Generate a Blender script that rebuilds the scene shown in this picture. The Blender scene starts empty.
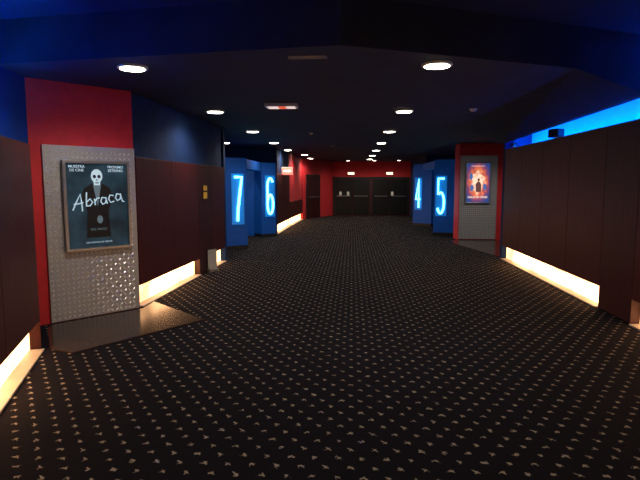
import bpy, math, random
from mathutils import Vector, Matrix
random.seed(4)
C = bpy.context
S = C.scene
S.view_settings.view_transform = 'Standard'

# ---------------------------------------------------------------- materials
def nt(name):
    m = bpy.data.materials.new(name); m.use_nodes = True
    t = m.node_tree
    return m, t, t.nodes['Principled BSDF']

def mat(name, col, rough=.6, metal=0, noise=0.0, nscale=8, bump=0, emis=None, es=0, spec=.5):
    m, t, b = nt(name)
    b.inputs['Roughness'].default_value = rough
    b.inputs['Metallic'].default_value = metal
    b.inputs['Specular IOR Level'].default_value = spec
    b.inputs['Base Color'].default_value = (*col, 1)
    tc = t.nodes.new('ShaderNodeTexCoord')
    n = t.nodes.new('ShaderNodeTexNoise'); n.inputs['Scale'].default_value = nscale
    n.inputs['Detail'].default_value = 4
    t.links.new(tc.outputs['Object'], n.inputs['Vector'])
    if noise:
        r = t.nodes.new('ShaderNodeValToRGB')
        r.color_ramp.elements[0].color = (*[c*(1-noise) for c in col], 1)
        r.color_ramp.elements[1].color = (*[min(1, c*(1+noise)) for c in col], 1)
        r.color_ramp.elements[0].position = .3; r.color_ramp.elements[1].position = .7
        t.links.new(n.outputs['Fac'], r.inputs['Fac']); t.links.new(r.outputs['Color'], b.inputs['Base Color'])
    if bump:
        bp = t.nodes.new('ShaderNodeBump'); bp.inputs['Strength'].default_value = bump
        bp.inputs['Distance'].default_value = .01
        t.links.new(n.outputs['Fac'], bp.inputs['Height']); t.links.new(bp.outputs['Normal'], b.inputs['Normal'])
    if emis:
        b.inputs['Emission Color'].default_value = (*emis, 1)
        b.inputs['Emission Strength'].default_value = es
    return m

def wood_mat(name, c1, c2):
    m, t, b = nt(name)
    tc = t.nodes.new('ShaderNodeTexCoord'); mp = t.nodes.new('ShaderNodeMapping')
    mp.inputs['Scale'].default_value = (14, 14, .7)
    n = t.nodes.new('ShaderNodeTexNoise'); n.inputs['Scale'].default_value = 2; n.inputs['Detail'].default_value = 6
    r = t.nodes.new('ShaderNodeValToRGB')
    r.color_ramp.elements[0].color = (*c1, 1); r.color_ramp.elements[1].color = (*c2, 1)
    r.color_ramp.elements[0].position = .35; r.color_ramp.elements[1].position = .7
    t.links.new(tc.outputs['Object'], mp.inputs['Vector']); t.links.new(mp.outputs['Vector'], n.inputs['Vector'])
    t.links.new(n.outputs['Fac'], r.inputs['Fac']); t.links.new(r.outputs['Color'], b.inputs['Base Color'])
    b.inputs['Roughness'].default_value = .45
    b.inputs['Specular IOR Level'].default_value = .3
    return m

def carpet_mat():
    m, t, b = nt('carpet_flecked'); N = t.nodes; L = t.links
    def M(op, a, c=None, d=None):
        n = N.new('ShaderNodeMath'); n.operation = op
        for i, v in enumerate((a, c, d)):
            if v is None: continue
            if isinstance(v, (int, float)): n.inputs[i].default_value = v
            else: L.new(v, n.inputs[i])
        return n.outputs[0]
    tc = N.new('ShaderNodeTexCoord')
    nz = N.new('ShaderNodeTexNoise'); nz.inputs['Scale'].default_value = 38; nz.inputs['Detail'].default_value = 2
    L.new(tc.outputs['Object'], nz.inputs['Vector'])
    sx = N.new('ShaderNodeSeparateXYZ'); L.new(tc.outputs['Object'], sx.inputs[0])
    wob = M('MULTIPLY', M('SUBTRACT', nz.outputs['Fac'], .5), .05)
    PX, PY = .145, .105
    px = M('DIVIDE', M('ADD', sx.outputs[0], wob), PX)
    py = M('DIVIDE', M('SUBTRACT', sx.outputs[1], wob), PY)
    row = M('FLOOR', py)
    px = M('ADD', px, M('MULTIPLY', M('FLOORED_MODULO', row, 2), .5))
    col = M('FLOOR', px)
    fx = M('MULTIPLY', M('SUBTRACT', M('FRACT', px), .5), PX)
    fy = M('MULTIPLY', M('SUBTRACT', M('FRACT', py), .5), PY)
    sg = M('SUBTRACT', M('MULTIPLY', M('FLOORED_MODULO', M('ADD', col, M('FLOOR', M('DIVIDE', row, 2))), 2), 2), 1)
    a = M('ADD', M('MULTIPLY', fx, .8), M('MULTIPLY', M('MULTIPLY', fy, .6), sg))
    c = M('SUBTRACT', M('MULTIPLY', fy, .8), M('MULTIPLY', M('MULTIPLY', fx, .6), sg))
    d1 = M('ADD', M('DIVIDE', M('ABSOLUTE', a), .026), M('DIVIDE', M('ABSOLUTE', c), .0085))
    a2 = M('ADD', a, -.007); c2 = M('ADD', c, .006)
    d2 = M('ADD', M('DIVIDE', M('ABSOLUTE', a2), .008), M('DIVIDE', M('ABSOLUTE', c2), .023))
    mask = M('LESS_THAN', M('MINIMUM', d1, d2), 1.0)
    mx = N.new('ShaderNodeMix'); mx.data_type = 'RGBA'
    L.new(mask, mx.inputs[0])
    mx.inputs[6].default_value = (.0125, .0108, .0155, 1)
    mx.inputs[7].default_value = (.43, .35, .27, 1)
    L.new(mx.outputs[2], b.inputs['Base Color'])
    b.inputs['Roughness'].default_value = 1
    b.inputs['Specular IOR Level'].default_value = .06
    n2 = N.new('ShaderNodeTexNoise'); n2.inputs['Scale'].default_value = 220
    L.new(tc.outputs['Object'], n2.inputs['Vector'])
    bp = N.new('ShaderNodeBump'); bp.inputs['Strength'].default_value = .5; bp.inputs['Distance'].default_value = .005
    L.new(n2.outputs['Fac'], bp.inputs['Height']); L.new(bp.outputs['Normal'], b.inputs['Normal'])
    return m

def tile_mat():
    m, t, b = nt('dark_polished_tile')
    tc = t.nodes.new('ShaderNodeTexCoord')
    mp = t.nodes.new('ShaderNodeMapping'); mp.inputs['Rotation'].default_value = (0, 0, math.radians(-48))
    br = t.nodes.new('ShaderNodeTexBrick'); br.offset = 0
    br.inputs['Scale'].default_value = 1
    br.inputs['Brick Width'].default_value = .4; br.inputs['Row Height'].default_value = .4
    br.inputs['Mortar Size'].default_value = .008
    br.inputs['Color1'].default_value = (.045, .026, .02, 1); br.inputs['Color2'].default_value = (.06, .034, .026, 1)
    br.inputs['Mortar'].default_value = (.005, .004, .004, 1)
    t.links.new(tc.outputs['Object'], mp.inputs['Vector']); t.links.new(mp.outputs['Vector'], br.inputs['Vector']); t.links.new(br.outputs['Color'], b.inputs['Base Color'])
    b.inputs['Roughness'].default_value = .2
    b.inputs['Specular IOR Level'].default_value = .25
    return m

def strip_mat():
    m, t, b = nt('warm_under_wall_tube'); 
    b.inputs['Base Color'].default_value = (.8, .6, .4, 1)
    tc = t.nodes.new('ShaderNodeTexCoord')
    n = t.nodes.new('ShaderNodeTexNoise'); n.inputs['Scale'].default_value = 1.3; n.inputs['Detail'].default_value = 1
    mr = t.nodes.new('ShaderNodeMapRange'); mr.inputs[1].default_value = .35; mr.inputs[2].default_value = .65
    mr.inputs[3].default_value = 2.2; mr.inputs[4].default_value = 9
    t.links.new(tc.outputs['Object'], n.inputs['Vector']); t.links.new(n.outputs['Fac'], mr.inputs[0])
    b.inputs['Emission Color'].default_value = (1, .52, .23, 1)
    t.links.new(mr.outputs[0], b.inputs['Emission Strength'])
    return m

M_CARPET = carpet_mat(); M_TILE = tile_mat(); M_STRIP = strip_mat()
M_WOOD = wood_mat('dark_red_wood', (.048, .0068, .0075), (.088, .0145, .0145))
M_WOODD = wood_mat('dark_door_wood', (.035, .007, .008), (.066, .013, .012))
M_NAVY = mat('navy_wall_paint', (.010, .032, .115), .85, noise=.15, spec=.2)
M_CEIL = mat('navy_ceiling_paint', (.018, .026, .068), .85, noise=.2, nscale=3)
M_CEILB = mat('blue_ceiling_paint', (.013, .024, .10), .8, noise=.2, nscale=2)
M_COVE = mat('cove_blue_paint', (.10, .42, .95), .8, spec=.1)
M_COVED = mat('deep_blue_paint', (.010, .055, .30), .85, spec=.1)
M_RED = mat('red_wall_paint', (.66, .024, .035), .7, noise=.08)
M_BLUE = mat('blue_paint_self_glow', (.01, .085, .40), .5, noise=.1, emis=(.0, .03, .14), es=.25, spec=.3)  # blue paint; faint emission added so columns and lintels look evenly lit
M_STEEL = mat('tread_plate_steel', (.42, .43, .46), .45, .3, noise=.08, nscale=20)
M_LOZ = mat('tread_lozenge_steel', (.95, .96, 1), .28, .45, noise=.05, nscale=20)
M_STEELD = mat('brushed_steel', (.35, .36, .38), .35, .8, noise=.05)
M_BLACK = mat('black_lacquer', (.006, .006, .007), .4, noise=.2)
M_BLKM = mat('black_plastic', (.012, .012, .014), .5, noise=.1)
M_GAP = mat('dark_gap', (.003, .002, .002), .9, noise=.1)
M_WHITE = mat('white_paper', (.4, .4, .38), .7, noise=.04)
M_LEDGE = mat('pale_ledge_tile', (.5, .42, .34), .5, noise=.12, nscale=5)
M_YEL = mat('yellow_sign', (.7, .42, .05), .6, noise=.04, emis=(.8, .4, .05), es=.08)
M_LED = mat('blue_led', (.1, .2, .9), .5, emis=(.0, .28, 1), es=95)
M_LEDS = mat('blue_led_soft', (.1, .2, .9), .5, emis=(.0, .24, 1), es=22)
M_LAMP = mat('lamp_diffuser', (1, .95, .85), .5, emis=(1, .93, .76), es=20)
M_NUM = mat('cyan_neon', (.4, .9, 1), .4, emis=(.13, .74, 1), es=5)
M_NUMB = mat('blue_lit_backplate', (.02, .2, .6), .4, emis=(.0, .17, .55), es=.5)
M_RIM = mat('white_lamp_rim', (.6, .6, .58), .4, noise=.03)

# ---------------------------------------------------------------- geometry
def link(o, par=None):
    C.collection.objects.link(o)
    if par: o.parent = par
    return o
def empty(name, loc=(0, 0, 0), rz=0):
    e = bpy.data.objects.new(name, None); e.location = loc; e.rotation_euler = (0, 0, rz); e.empty_display_size = .2
    return link(e)
def mesh(name, V, F, m, par=None, loc=None, rz=0, mats=None):
    me = bpy.data.meshes.new(name); me.from_pydata(V, [], F); me.update()
    me.materials.append(m)
    o = bpy.data.objects.new(name, me)
    if loc: o.location = loc
    o.rotation_euler = (0, 0, rz)
    return link(o, par)
def boxvf(b, V, F):
    x0, x1, y0, y1, z0, z1 = b; n = len(V)
    V += [(x0, y0, z0), (x1, y0, z0), (x1, y1, z0), (x0, y1, z0), (x0, y0, z1), (x1, y0, z1), (x1, y1, z1), (x0, y1, z1)]
    F += [tuple(n+i for i in f) for f in ((0, 3, 2, 1), (4, 5, 6, 7), (0, 1, 5, 4), (1, 2, 6, 5), (2, 3, 7, 6), (3, 0, 4, 7))]
def boxes(name, bl, m, par=None, bev=0, **k):
    V, F = [], []
    for b in bl: boxvf(b, V, F)
    o = mesh(name, V, F, m, par, **k)
    if bev:
        md = o.modifiers.new('bevel', 'BEVEL'); md.width = bev; md.segments = 2
    return o
def prism(name, P, z0, z1, m, par=None):
    n = len(P)
    a = sum(P[i][0]*P[(i+1) % n][1]-P[(i+1) % n][0]*P[i][1] for i in range(n))
    if a < 0: P = P[::-1]
    V = [(x, y, z0) for x, y in P]+[(x, y, z1) for x, y in P]
    F = [tuple(range(n-1, -1, -1)), tuple(range(n, 2*n))]+[(i, (i+1) % n, (i+1) % n+n, i+n) for i in range(n)]
    return mesh(name, V, F, m, par)
def disc(name, c, r, z0, z1, m, par=None, seg=32, axis='z'):
    P = [(c[0]+r*math.cos(2*math.pi*i/seg), c[1]+r*math.sin(2*math.pi*i/seg)) for i in range(seg)]
    return prism(name, P, z0, z1, m, par)
def ring(name, c, r0, r1, z0, z1, m, par=None, seg=40):
    V = []
    for i in range(seg):
        a = 2*math.pi*i/seg; ca, sa = math.cos(a), math.sin(a)
        V += [(c[0]+r0*ca, c[1]+r0*sa, z1), (c[0]+r0*ca, c[1]+r0*sa, z0), (c[0]+r1*ca, c[1]+r1*sa, z0+.006), (c[0]+r1*ca, c[1]+r1*sa, z1)]
    F = []
    for i in range(seg):
        j = (i+1) % seg
        for k in range(4): F.append((4*i+k, 4*i+(k+1) % 4, 4*j+(k+1) % 4, 4*j+k))
    return mesh(name, V, F, m, par)
def tube(name, polys, r, m, par=None, cyc=False, smooth=False):
    cu = bpy.data.curves.new(name, 'CURVE'); cu.dimensions = '3D'; cu.bevel_depth = r; cu.bevel_resolution = 3; cu.use_fill_caps = True
    for P in polys:
        s = cu.splines.new('POLY'); s.points.add(len(P)-1)
        for q, p in zip(s.points, P): q.co = (*p, 1)
    o = bpy.data.objects.new(name, cu); C.collection.objects.link(o)
    C.view_layer.update()
    me = bpy.data.meshes.new_from_object(o.evaluated_get(C.evaluated_depsgraph_get()))
    bpy.data.objects.remove(o); me.materials.clear(); me.materials.append(m)
    for p in me.polygons: p.use_smooth = True
    return link(bpy.data.objects.new(name, me), par)
def text(name, s, size, loc, m, par, rot=0, shear=0, sx=1, ext=.001, bold=0):
    cu = bpy.data.curves.new(name, 'FONT'); cu.body = s; cu.size = size; cu.align_x = 'CENTER'; cu.align_y = 'CENTER'
    cu.shear = shear; cu.extrude = ext; cu.offset = bold
    o = bpy.data.objects.new(name, cu); C.collection.objects.link(o); C.view_layer.update()
    me = bpy.data.meshes.new_from_object(o.evaluated_get(C.evaluated_depsgraph_get()))
    bpy.data.objects.remove(o); me.materials.clear(); me.materials.append(m)
    o = link(bpy.data.objects.new(name, me), par)
    o.location = loc; o.rotation_euler = (math.pi/2, -rot, 0); o.scale = (sx, 1, 1)
    return o
def poly(name, P, y, m, par):
    return mesh(name, [(x, y, z) for x, z in P], [tuple(range(len(P)))], m, par)
def ell(cx, cz, rx, rz, n=24, a0=0, a1=2*math.pi):
    return [(cx+rx*math.cos(a0+(a1-a0)*i/n), cz+rz*math.sin(a0+(a1-a0)*i/n)) for i in range(n)]

CEIL = 2.83; CEILN = 3.25
# ---------------------------------------------------------------- shell
boxes('floor', [(-5.5, 5.5, -3, 29, -.15, 0)], M_CARPET)
edge = [(-5, 5.33), (-3.5, 5.1), (-.1, 4.6), (3.1, 6.0), (5.2, 6.95)]
prism('ceiling', edge+[(5.2, 29), (-5, 29)], CEIL, CEIL+.6, M_CEIL)
prism('ceiling_raised', [(-5, -3), (5.2, -3), (5.2, 6.97), (-5, 6.97)], CEILN, CEILN+.15, M_CEILB)
V = [(2.3, 5.655, CEIL-.0005), (3.2, 6.05, 2.63), (3.28, 6.085, 2.63), (3.28, 6.085, CEIL-.0005),
     (2.3, 11.65, CEIL-.0005), (3.2, 11.65, 2.52), (3.28, 11.65, 2.52), (3.28, 11.65, CEIL-.0005)]
mesh('ceiling_soffit', V, [(0, 3, 2, 1), (4, 5, 6, 7), (0, 1, 5, 4), (1, 2, 6, 5), (2, 3, 7, 6), (3, 0, 4, 7)], M_CEIL)
boxes('wall_rear', [(-5.5, 5.5, -3.15, -3, 0, CEILN)], M_NAVY)

def wall_run(name, p0, p1, segs, ztop, setback=.04, gap=.3, cove=False, upper=M_NAVY, zc=CEIL, pw=1.0, led=None, ledm=None):
    d = Vector(p1)-Vector(p0); L = d.length; rz = math.atan2(d.y, d.x)
    e = empty(name, (p0[0], p0[1], 0), rz)
    boxes('core', [(0, L, .12, .24, 0, ztop)], M_GAP, e)
    if cove:
        boxes('cove_shelf', [(0, L, .24, setback, ztop-.16, ztop-.13)], M_COVE, e)
        if led: boxes('blue_cove_led', [(led[0], led[1], .27, .31, ztop-.13, ztop-.09)], ledm or M_LED, e)
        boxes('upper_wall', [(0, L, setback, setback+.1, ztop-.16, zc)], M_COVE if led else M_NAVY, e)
    else:
        boxes('upper_wall', [(0, L, setback, .24, ztop, zc)], upper, e)
    wood, strip, doors, ledge = [], [], [], []
    for s0, s1, k in segs:
        z0 = gap if k == 'p' else .012
        n = max(1, round((s1-s0)/pw)); w = (s1-s0)/n
        for i in range(n):
            (wood if k == 'p' else doors).append((s0+i*w+.004, s0+(i+1)*w-.004, 0, .12, z0, ztop))
        if k == 'p':
            strip.append((s0+.02, s1-.02, .10, .118, .02, gap-.02))
            ledge.append((s0+.02, s1-.02, -.03, .10, .001, .018))
    if wood: boxes('wood_panels', wood, M_WOOD, e, .003)
    if doors: boxes('door_leaf', doors, M_WOODD, e, .003)
    if strip:
        boxes('under_wall_light', strip, M_STRIP, e)
        boxes('light_ledge', ledge, M_LEDGE, e, .004)
    return e, L

wall_run('wall_left_front', (-2.25, -3), (-2.25, 2.65), [(0, 5.65, 'p')], 2.0, .5, cove=True, zc=CEILN)
wall_run('wall_left_flare', (-2.25, 2.65), (-3.09, 4.88), [(0, 2.38, 'p')], 2.03, .45, cove=True, zc=CEILN, led=(.9, 2.33))
wall_run('wall_left_return', (-3.09, 4.88), (-3.78, 5.93), [(0, 1.25, 'd')], 2.03, .36, cove=True, zc=2.1, led=(.55, 1.0), ledm=M_LEDS)
prism('wall_left_upper', [(-3.42, 4.5), (-3.66, 5.85), (-3.8, 5.85), (-3.56, 4.45)], 1.95, CEIL-.001, M_COVED)
wall_run('wall_left', (-2.82, 6.7), (-2.70, 10.9), [(0, 2.5, 'p'), (2.5, 3.3, 'd'), (3.3, 4.2, 'p')], 2.0)
wall_run('wall_right', (3.32, 11.65), (3.22, -3), [(0, 4.62, 'p'), (4.62, 5.45, 'd'), (5.45, 14.65, 'p')], 2.395, .55, cove=True, zc=CEILN, pw=1.15, led=(.05, 6.0))
boxes('wall_right_return', [(3.32, 5.1, 11.66, 11.8, 0, CEIL)], M_NAVY)
boxes('wall_right_outer', [(5.0, 5.15, 11.8, 28, 0, CEIL)], M_NAVY)
boxes('wall_left_recess', [(-4.2, -2.7, 10.91, 11.05, 0, CEIL)], M_NAVY)
boxes('wall_left_outer', [(-4.3, -4.2, 10.9, 17.1, 0, CEIL)], M_NAVY)

wall_run('wall_left_far', (-2.46, 17.1), (-2.42, 20.2), [(0, 3.1, 'p')], 2.0)
wr, _ = wall_run('wall_left_red', (-2.42, 20.2), (-2.3, 24.3), [(0, 4.1, 'p')], .95, .03, upper=M_RED)
boxes('wall_left_far_return', [(-4.3, -2.46, 17.0, 17.1, 0, CEIL)], M_NAVY)
e = empty('wall_back_left', (-2.3, 24.3, 0), math.atan2(3.2, 1.25))
boxes('wall_body', [(0, 3.43, 0, .15, 0, CEIL)], M_RED, e)
d = empty('door_1', (-2.3, 24.3, 0), math.atan2(3.2, 1.25))
boxes('door_frame', [(.35, .45, -.05, -.001, 0, 2.08), (1.75, 1.85, -.05, -.001, 0, 2.08), (.35, 1.85, -.05, -.001, 2.0, 2.1)], M_BLKM, d)
boxes('door_leaves', [(.46, 1.095, -.035, -.001, .01, 2.0), (1.105, 1.74, -.035, -.001, .01, 2.0)], M_WOODD, d, .004)
boxes('push_bars', [(.52, 1.05, -.09, -.06, 1.0, 1.04), (1.15, 1.68, -.09, -.06, 1.0, 1.04), (.54, .57, -.08, -.03, 1., 1.04), (1.0, 1.03, -.08, -.03, 1., 1.04), (1.17, 1.2, -.08, -.03, 1., 1.04), (1.63, 1.66, -.08, -.03, 1., 1.04)], M_STEELD, d)
boxes('wall_back', [(-1.06, 5.1, 27.5, 27.7, 0, CEIL)], M_RED)
boxes('wall_right_far', [(3.05, 3.25, 21.9, 27.5, 0, CEIL)], M_NAVY)
boxes('wall_right_far_return', [(3.25, 5.0, 21.9, 22.05, 0, CEIL)], M_NAVY)
d = empty('door_2', (0, 27.5, 0))
boxes('black_surround', [(-1.0, 3.0, -.06, -.001, 1.92, 2.02), (-1.0, -.9, -.06, -.001, 0, 1.92), (2.9, 3.0, -.06, -.001, 0, 1.92), (.95, 1.05, -.06, -.001, 0, 1.92)], M_BLKM, d)
boxes('door_leaves', [(-.89, .015, -.04, -.001, .01, 1.91), (.025, .94, -.04, -.001, .01, 1.91), (1.06, 1.97, -.04, -.001, .01, 1.91), (1.98, 2.89, -.04, -.001, .01, 1.91)], M_BLACK, d, .004)
boxes('push_bars', [(x, x+.7, -.1, -.07, 1.0, 1.04) for x in (-.8, .12, 1.16, 2.08)]+[(x+o, x+o+.03, -.08, -.035, 1.0, 1.04) for x in (-.8, .12, 1.16, 2.08) for o in (.02, .65)], M_STEELD, d)
boxes('vision_panels', [(x-.06, x+.06, -.048, -.039, 1.05, 1.25) for x in (-.6, -.2, 2.1)], mat('dim_glass', (.05, .05, .06), .1, emis=(.5, .42, .33), es=.5), d)

prism('tile_patch', [(-3.47, 5.62), (-3.02, 4.9), (-2.72, 4.78), (-1.78, 6.1), (-2.76, 7.0), (-2.76, 6.6), (-3.5, 5.74)], .001, .012, M_TILE)
prism('tile_patch', [(3.35, 11.9), (4.9, 11.9), (4.9, 15.4), (3.0, 15.4), (2.75, 14.9)], .001, .012, M_TILE)

# ---------------------------------------------------------------- poster pillars
def pillar(name, loc, rz, W, H, z0, redL, redR, depth, art, pz0, pz1, px0, px1):
    e = empty(name, (loc[0], loc[1], 0), rz)
    boxes('red_pillar', [(-redL, W+redR, .03, depth, 0, CEIL)], M_RED, e)
    boxes('steel_plate', [(0, W, 0, .03, z0, H)], M_STEEL, e, .003)
    V, F = [], []
    st = .058; ny = int((H-z0-.03)/st); nx = int((W-.02)/st)
    for j in range(ny):
        for i in range(nx):
            x = .035+i*st; z = z0+.035+j*st
            if px0-.02 < x < px1+.02 and pz0-.02 < z < pz1+.02: continue
            a = math.pi/4 if (i+j) % 2 else -math.pi/4
            l, w = .029, .0075; n = len(V); ca, sa = math.cos(a), math.sin(a)
            for u, v, h in ((l, 0, 0), (0, w, 0), (-l, 0, 0), (0, -w, 0), (0, 0, .006)):
                V.append((x+u*ca-v*sa, -.0005-h, z+u*sa+v*ca))
            F += [(n, n+1, n+4), (n+1, n+2, n+4), (n+2, n+3, n+4), (n+3, n, n+4)]
    mesh('tread_lozenges', V, F, M_LOZ, e)
    p = empty('poster_lightbox', (0, 0, 0)); p.parent = e
    f = .035
    boxes('frame', [(px0, px1, -.06, 0, pz1-f, pz1), (px0, px1, -.06, 0, pz0, pz0+f), (px0, px0+f, -.06, 0, pz0+f, pz1-f), (px1-f, px1, -.06, 0, pz0+f, pz1-f)], M_STEELD, e, .004)
    art(p, px0+f, px1-f, pz0+f, pz1-f)

def art_left(p, x0, x1, z0, z1):
    m, t, b = nt('poster_teal_print')
    tc = t.nodes.new('ShaderNodeTexCoord'); n = t.nodes.new('ShaderNodeTexNoise'); n.inputs['Scale'].default_value = 4; n.inputs['Detail'].default_value = 8
    r = t.nodes.new('ShaderNodeValToRGB')
    r.color_ramp.elements[0].color = (.004, .011, .019, 1); r.color_ramp.elements[1].color = (.022, .058, .085, 1)
    r.color_ramp.elements[0].position = .3; r.color_ramp.elements[1].position = .8
    t.links.new(tc.outputs['Object'], n.inputs['Vector']); t.links.new(n.outputs['Fac'], r.inputs['Fac'])
    t.links.new(r.outputs['Color'], b.inputs['Base Color']); t.links.new(r.outputs['Color'], b.inputs['Emission Color']); b.inputs['Emission Strength'].default_value = .7
    b.inputs['Roughness'].default_value = .4; b.inputs['Specular IOR Level'].default_value = .3
    wh = mat('poster_white_ink', (.5, .62, .72), .5, emis=(.5, .74, .9), es=.5)
    gy = mat('poster_grey_ink', (.10, .14, .17), .5, emis=(.22, .36, .45), es=.25)
    bk = mat('poster_black_ink', (.004, .007, .012), .5)
    W = x1-x0; H = z1-z0; cx = (x0+x1)/2
    boxes('print', [(x0, x1, -.02, 0, z0, z1)], m, p)
    poly('figure_coat', [(cx-.15, z0+.12), (cx+.15, z0+.12), (cx+.13, z0+.45), (cx+.2, z0+.6), (cx+.16, z0+.72), (cx+.07, z0+.78), (cx-.07, z0+.78), (cx-.16, z0+.72), (cx-.2, z0+.6), (cx-.13, z0+.45)], -.0215, bk, p)
    poly('shirt', [(cx, z0+.5), (cx+.05, z0+.77), (cx-.05, z0+.77)], -.022, gy, p)
    poly('mask_face', ell(cx, z1-.15, .07, .085), -.023, wh, p)
    poly('mask_jaw', [(cx-.045, z1-.2), (cx+.045, z1-.2), (cx+.035, z1-.26), (cx-.035, z1-.26)], -.0232, wh, p)
    for s in (-1, 1): poly('mask_eye', ell(cx+s*.028, z1-.155, .02, .022), -.0245, bk, p)
    poly('mask_nose', [(cx-.009, z1-.205), (cx+.009, z1-.205), (cx, z1-.18)], -.0245, bk, p)
    poly('mask_mouth', ell(cx, z1-.232, .028, .006), -.0245, bk, p)
    poly('hand', ell(cx+.02, z0+.34, .035, .05), -.023, gy, p)
    s = .62; ox = cx-.3; oz = z0+.46
    ST = [
     [(0, 0), (.06, .12), (.15, .27), (.17, .13), (.18, -.02)], [(.02, .1), (.12, .11), (.2, .13)],
     [(.27, .3), (.26, .15), (.26, .06)], [(.26, .13), (.33, .19), (.38, .13), (.33, .07), (.26, .07)],
     [(.42, .19), (.43, .08)], [(.43, .14), (.47, .2), (.52, .2)],
     [(.64, .2), (.57, .21), (.54, .14), (.58, .09), (.64, .12), (.65, .21), (.67, .1)],
     [(.8, .24), (.73, .25), (.7, .18), (.74, .12), (.81, .14)],
     [(.93, .26), (.87, .27), (.84, .2), (.88, .15), (.94, .18), (.95, .27), (.98, .14), (1.02, .13)]]
    tube('title_brush_lettering', [[(ox+x*s, -.027, oz+z*s*1.15) for x, z in q] for q in ST], .008, wh, p)
    for sg, tx in ((-1, 'MUESTRA\nDE CINE'), (1, 'PROXIMO\nESTRENO')):
        text('header', tx, .044, (cx+sg*.235, -.025, z1-.06), wh, p, bold=.0005)
    text('subtitle', 'DEL MAGO', .04, (cx, -.025, z0+.22), gy, p)
    text('credits', 'UNA PELICULA DE TERROR', .026, (cx, -.025, z0+.06), wh, p)

def art_right(p, x0, x1, z0, z1):
    m, t, b = nt('poster_colour_print')
    W = x1-x0; H = z1-z0; cx = (x0+x1)/2
    tc = t.nodes.new('ShaderNodeTexCoord'); mp = t.nodes.new('ShaderNodeMapping'); mp.vector_type = 'POINT'
    mp.inputs['Location'].default_value = (-cx/.42, 0, -(z0+H*.52)/.7); mp.inputs['Scale'].default_value = (1/.42, 0, 1/.7)
    g = t.nodes.new('ShaderNodeTexGradient'); g.gradient_type = 'SPHERICAL'
    n = t.nodes.new('ShaderNodeTexNoise'); n.inputs['Scale'].default_value = 11; n.inputs['Detail'].default_value = 6
    mul = t.nodes.new('ShaderNodeMath'); mul.operation = 'MULTIPLY'
    r = t.nodes.new('ShaderNodeValToRGB'); cr = r.color_ramp
    cr.elements[0].color = (.02, .05, .2, 1); cr.elements[0].position = .05
    cr.elements[1].color = (1, .75, .55, 1); cr.elements[1].position = .65
    q = cr.elements.new(.42); q.color = (.75, .15, .05, 1)
    q = cr.elements.new(.24); q.color = (.2, .05, .12, 1)
    t.links.new(tc.outputs['Object'], mp.inputs['Vector']); t.links.new(mp.outputs['Vector'], g.inputs['Vector'])
    t.links.new(tc.outputs['Object'], n.inputs['Vector'])
    t.links.new(g.outputs['Fac'], mul.inputs[0]); t.links.new(n.outputs['Fac'], mul.inputs[1])
    m2 = t.nodes.new('ShaderNodeMath'); m2.operation = 'MULTIPLY'; m2.inputs[1].default_value = 1.7
    t.links.new(mul.outputs[0], m2.inputs[0]); t.links.new(m2.outputs[0], r.inputs['Fac'])
    t.links.new(r.outputs['Color'], b.inputs['Base Color']); t.links.new(r.outputs['Color'], b.inputs['Emission Color']); b.inputs['Emission Strength'].default_value = 1.0
    wh = mat('poster_cream_ink', (.8, .7, .6), .5, emis=(1, .85, .75), es=.8)
    bk = mat('poster_dark_ink', (.05, .03, .04), .5, emis=(.25, .09, .08), es=.5)
    bl = mat('poster_blue_ink', (.05, .1, .3), .5, emis=(.1, .22, .6), es=.6)
    boxes('print', [(x0, x1, -.02, 0, z0, z1)], m, p)
    poly('hero_body', [(cx-.05, z0+.3), (cx+.1, z0+.3), (cx+.1, z0+.52), (cx+.06, z0+.6), (cx-.02, z0+.6), (cx-.07, z0+.52)], -.022, bk, p)
    poly('hero_head', ell(cx+.02, z0+.655, .035, .05), -.022, bk, p)
    for dx, dz in ((-.17, .42), (.2, .45), (-.2, .75)):
        poly('side_character', ell(cx+dx, z0+dz, .05, .1), -.0218, bl, p)
    text('title', 'SOLO EN CINES', .08, (cx, -.024, z0+.15), wh, p, bold=.002)
    text('credits', 'UNA AVENTURA', .05, (cx, -.024, z1-.08), wh, p)

pillar('poster_pillar', (-3.53, 5.80), math.atan2(.83, .73), 1.10, 2.10, .014, .14, .0, .85, art_left, .84, 1.93, .19, 1.0)
pillar('poster_pillar', (3.15, 15.5), math.radians(2), 1.08, 2.47, .03, .02, .5, .6, art_right, 1.08, 2.28, .14, .88)

# ---------------------------------------------------------------- illuminated number columns and portals
def arc(cx, cz, rx, rz, a0, a1, n=14):
    return [(cx+rx*math.cos(math.radians(a0+(a1-a0)*i/n)), cz+rz*math.sin(math.radians(a0+(a1-a0)*i/n))) for i in range(n+1)]
DIG = {
 '7': [[(0, 1), (1, 1), (.75, .7), (.45, .3), (.35, 0)]],
 '6': [[(.95, .9)]+arc(.5, .78, .5, .22, 60, 180)+[(0, .3)]+arc(.5, .27, .5, .27, 180, 540, 24)],
 '5': [[(.95, 1), (.05, 1), (.02, .56)]+arc(.45, .3, .53, .3, 120, -150, 20)],
 '4': [[(.72, 0), (.72, 1), (0, .3), (1, .3)]],
}
def column(name, loc, rz, w, dp, h, dig, nh=1.1, nz=.72, cx=.55, nw=.2):
    e = empty(name, (loc[0], loc[1], 0), rz)
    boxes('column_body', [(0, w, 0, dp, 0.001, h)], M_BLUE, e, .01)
    boxes('column_plinth', [(-.01, w+.01, -.012, dp, 0.001, .1)], M_BLKM, e)
    c = w*cx
    boxes('backplate', [(c-nw/2-.075, c+nw/2+.075, -.02, -.001, nz-.09, nz+nh+.09)], M_NUMB, e, .005)
    P = [[(c-nw/2+x*nw, -.045, nz+z*nh) for x, z in s] for s in DIG[dig]]
    tube('number_'+dig, P, .034, M_NUM, e)
    return e
column('cinema_number_column', (-3.12, 12.75), math.radians(40), .6, .45, 2.3, '7')
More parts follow.
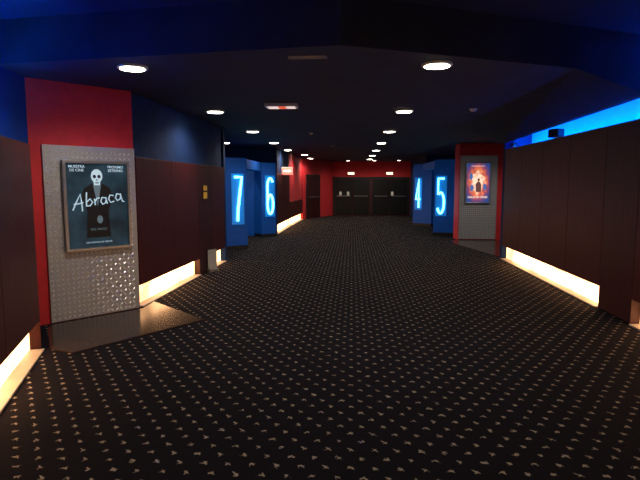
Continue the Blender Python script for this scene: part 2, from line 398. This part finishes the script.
column('cinema_number_column', (-2.78, 15.95), math.radians(40), .52, .45, 2.3, '6')
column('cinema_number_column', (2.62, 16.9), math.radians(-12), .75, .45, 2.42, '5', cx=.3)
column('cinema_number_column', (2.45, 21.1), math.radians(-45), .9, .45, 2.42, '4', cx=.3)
def portal(name, bl, ba):
    e = empty(name)
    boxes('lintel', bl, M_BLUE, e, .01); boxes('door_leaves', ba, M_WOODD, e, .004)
    return e
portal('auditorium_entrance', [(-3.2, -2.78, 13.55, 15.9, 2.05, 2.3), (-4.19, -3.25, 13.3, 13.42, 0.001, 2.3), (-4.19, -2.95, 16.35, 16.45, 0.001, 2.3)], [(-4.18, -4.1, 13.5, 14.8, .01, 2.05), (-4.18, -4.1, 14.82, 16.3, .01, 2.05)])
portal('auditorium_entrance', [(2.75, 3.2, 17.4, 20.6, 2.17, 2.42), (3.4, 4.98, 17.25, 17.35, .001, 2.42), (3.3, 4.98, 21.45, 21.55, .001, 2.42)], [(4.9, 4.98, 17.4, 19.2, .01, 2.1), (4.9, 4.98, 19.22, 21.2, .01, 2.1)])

# ---------------------------------------------------------------- ceiling fittings
def spot(par, loc, energy, col=(1, .87, .73), size=2.75, r=.09):
    l = bpy.data.lights.new('lamp', 'SPOT'); l.energy = energy; l.color = col; l.spot_size = size; l.spot_blend = .6; l.shadow_soft_size = r
    o = bpy.data.objects.new('lamp', l); o.location = loc; link(o, par)
def downlight(x, y, z=CEIL, en=66, r=.125):
    e = empty('ceiling_downlight', (x, y, z))
    ring('rim', (0, 0), r-.002, r+.025, -.026, -.001, M_RIM, e)
    disc('diffuser', (0, 0), r-.004, -.03, -.001, M_LAMP, e)
    spot(e, (0, 0, -.06), en)
for i in range(7):
    downlight(.83, 5.35+3.27*i); downlight(-2.22 if i < 5 else -1.9, 5.28+3.2*i if i < 5 else 18.1+(i-4)*2.9)
for x in (-.2, 1.1, 2.3): downlight(x, 26.2, en=25, r=.07)
for x in (-1.4, 1.4):
    for y in (-1.5, 1.5): downlight(x, y, CEILN, 26)  # out-of-view lamps added to fill the near carpet and walls with light
downlight(-3.6, 14.8, CEIL, 60)
downlight(4.0, 13.4, CEIL, 80)  # added lamp, hidden by the wall return, brightens the right pillar's steel plate

e = empty('ceiling_air_vent', (-.42, 4.98, CEIL))
boxes('frame', [(-.18, .18, -.035, -.025, -.015, -.001), (-.18, .18, .025, .035, -.015, -.001), (-.18, -.17, -.035, .035, -.015, -.001), (.17, .18, -.035, .035, -.015, -.001)], M_RIM, e)
boxes('slats', [(-.17, .17, -.018+i*.014, -.012+i*.014, -.012, -.001) for i in range(3)], M_STEELD, e)

e = empty('emergency_exit_luminaire', (-1.05, 7.85, CEIL))
boxes('housing', [(-.24, .24, -.13, .13, -.05, -.001)], M_RIM, e, .01)
boxes('light_panels', [(-.2, -.05, -.1, .1, -.056, -.05), (.07, .2, -.1, .1, -.056, -.05)], mat('warm_white_panel', (1, .9, .8), .5, emis=(1, .8, .75), es=.8), e)
boxes('red_panel', [(-.04, .06, -.1, .1, -.056, -.05)], mat('red_panel', (.7, .1, .05), .5, emis=(.9, .12, .05), es=.8), e)
for x, y in ((-.95, 12.2), (-.6, 16.2), (1.9, 8.5)):
    e = empty('smoke_detector', (x, y, CEIL)); disc('base', (0, 0), .06, -.02, -.001, M_RIM, e); disc('sensor', (0, 0), .035, -.045, -.02, M_RIM, e)

e = empty('exit_sign', (-2.28, 18.4, 0))
boxes('housing', [(-.2, .2, -.04, .04, 1.96, 2.24)], M_RIM, e, .006)
boxes('face', [(-.18, .18, -.046, -.04, 1.98, 2.22)], mat('exit_sign_face', (.9, .2, .15), .5, emis=(1, .16, .1), es=1.5), e)
text('legend', 'SALIDA', .085, (0, -.05, 2.10), mat('exit_white', (1, 1, 1), .5, emis=(1, .9, .85), es=2.5), e, bold=.003)
boxes('hangers', [(-.15, -.14, -.005, .005, 2.24, CEIL), (.14, .15, -.005, .005, 2.24, CEIL)], M_BLKM, e)
M_EX = mat('exit_lamp', (1, .8, .6), .5, emis=(1, .75, .5), es=2.2)
for x in (-.05, 1.95):
    e = empty('exit_lamp', (x, 27.5, 0)); boxes('housing', [(-.18, .18, -.09, -.001, 2.12, 2.27)], M_RIM, e, .01); boxes('lens', [(-.16, .16, -.1, -.09, 2.14, 2.25)], M_EX, e)

e = empty('wall_notice_sign', (-2.725, 9.55, 0), math.radians(88.4)); 
boxes('sheet', [(-.1, .1, -.012, -.002, 1.38, 1.5), (-.1, .1, -.012, -.002, 1.53, 1.62)], M_YEL, e); boxes('backing', [(-.11, .11, -.002, -.0005, 1.36, 1.64)], M_BLKM, e)
e = empty('notice_stand', (-2.62, 9.6, 0), math.radians(60)); 
boxes('board', [(-.11, .11, 0, .015, .05, .42)], M_WHITE, e, .003); boxes('foot', [(-.1, .1, -.04, .06, .001, .05)], M_STEELD, e, .003)
e = empty('wall_loudspeaker', (3.38, 9.0, 2.397), math.radians(-60))
boxes('cabinet', [(-.1, .1, -.08, .08, .02, .16)], M_BLKM, e, .012)
boxes('bracket', [(-.02, .02, -.02, .02, -.0, .02)], M_STEELD, e)
boxes('grille', [(-.085, .085, -.088, -.08, .035, .145)], M_GAP, e)
e = empty('security_camera', (3.37, 11.2, 2.397), math.radians(-50))
boxes('mount', [(-.02, .02, -.02, .02, 0, .04)], M_RIM, e); boxes('body', [(-.04, .04, -.09, .05, .04, .1)], M_BLKM, e, .01); 

w = bpy.data.worlds.new('world'); S.world = w; w.use_nodes = True
w.node_tree.nodes['Background'].inputs[0].default_value = (.02, .025, .04, 1)

# ---------------------------------------------------------------- camera
cam = bpy.data.cameras.new('camera'); cam.lens = 29.25; cam.sensor_width = 36; cam.clip_end = 100
co = bpy.data.objects.new('camera', cam); link(co)
co.location = (0, 0, 1.65); co.rotation_euler = (math.radians(90-6.15), 0, math.radians(3.5))
S.camera = co
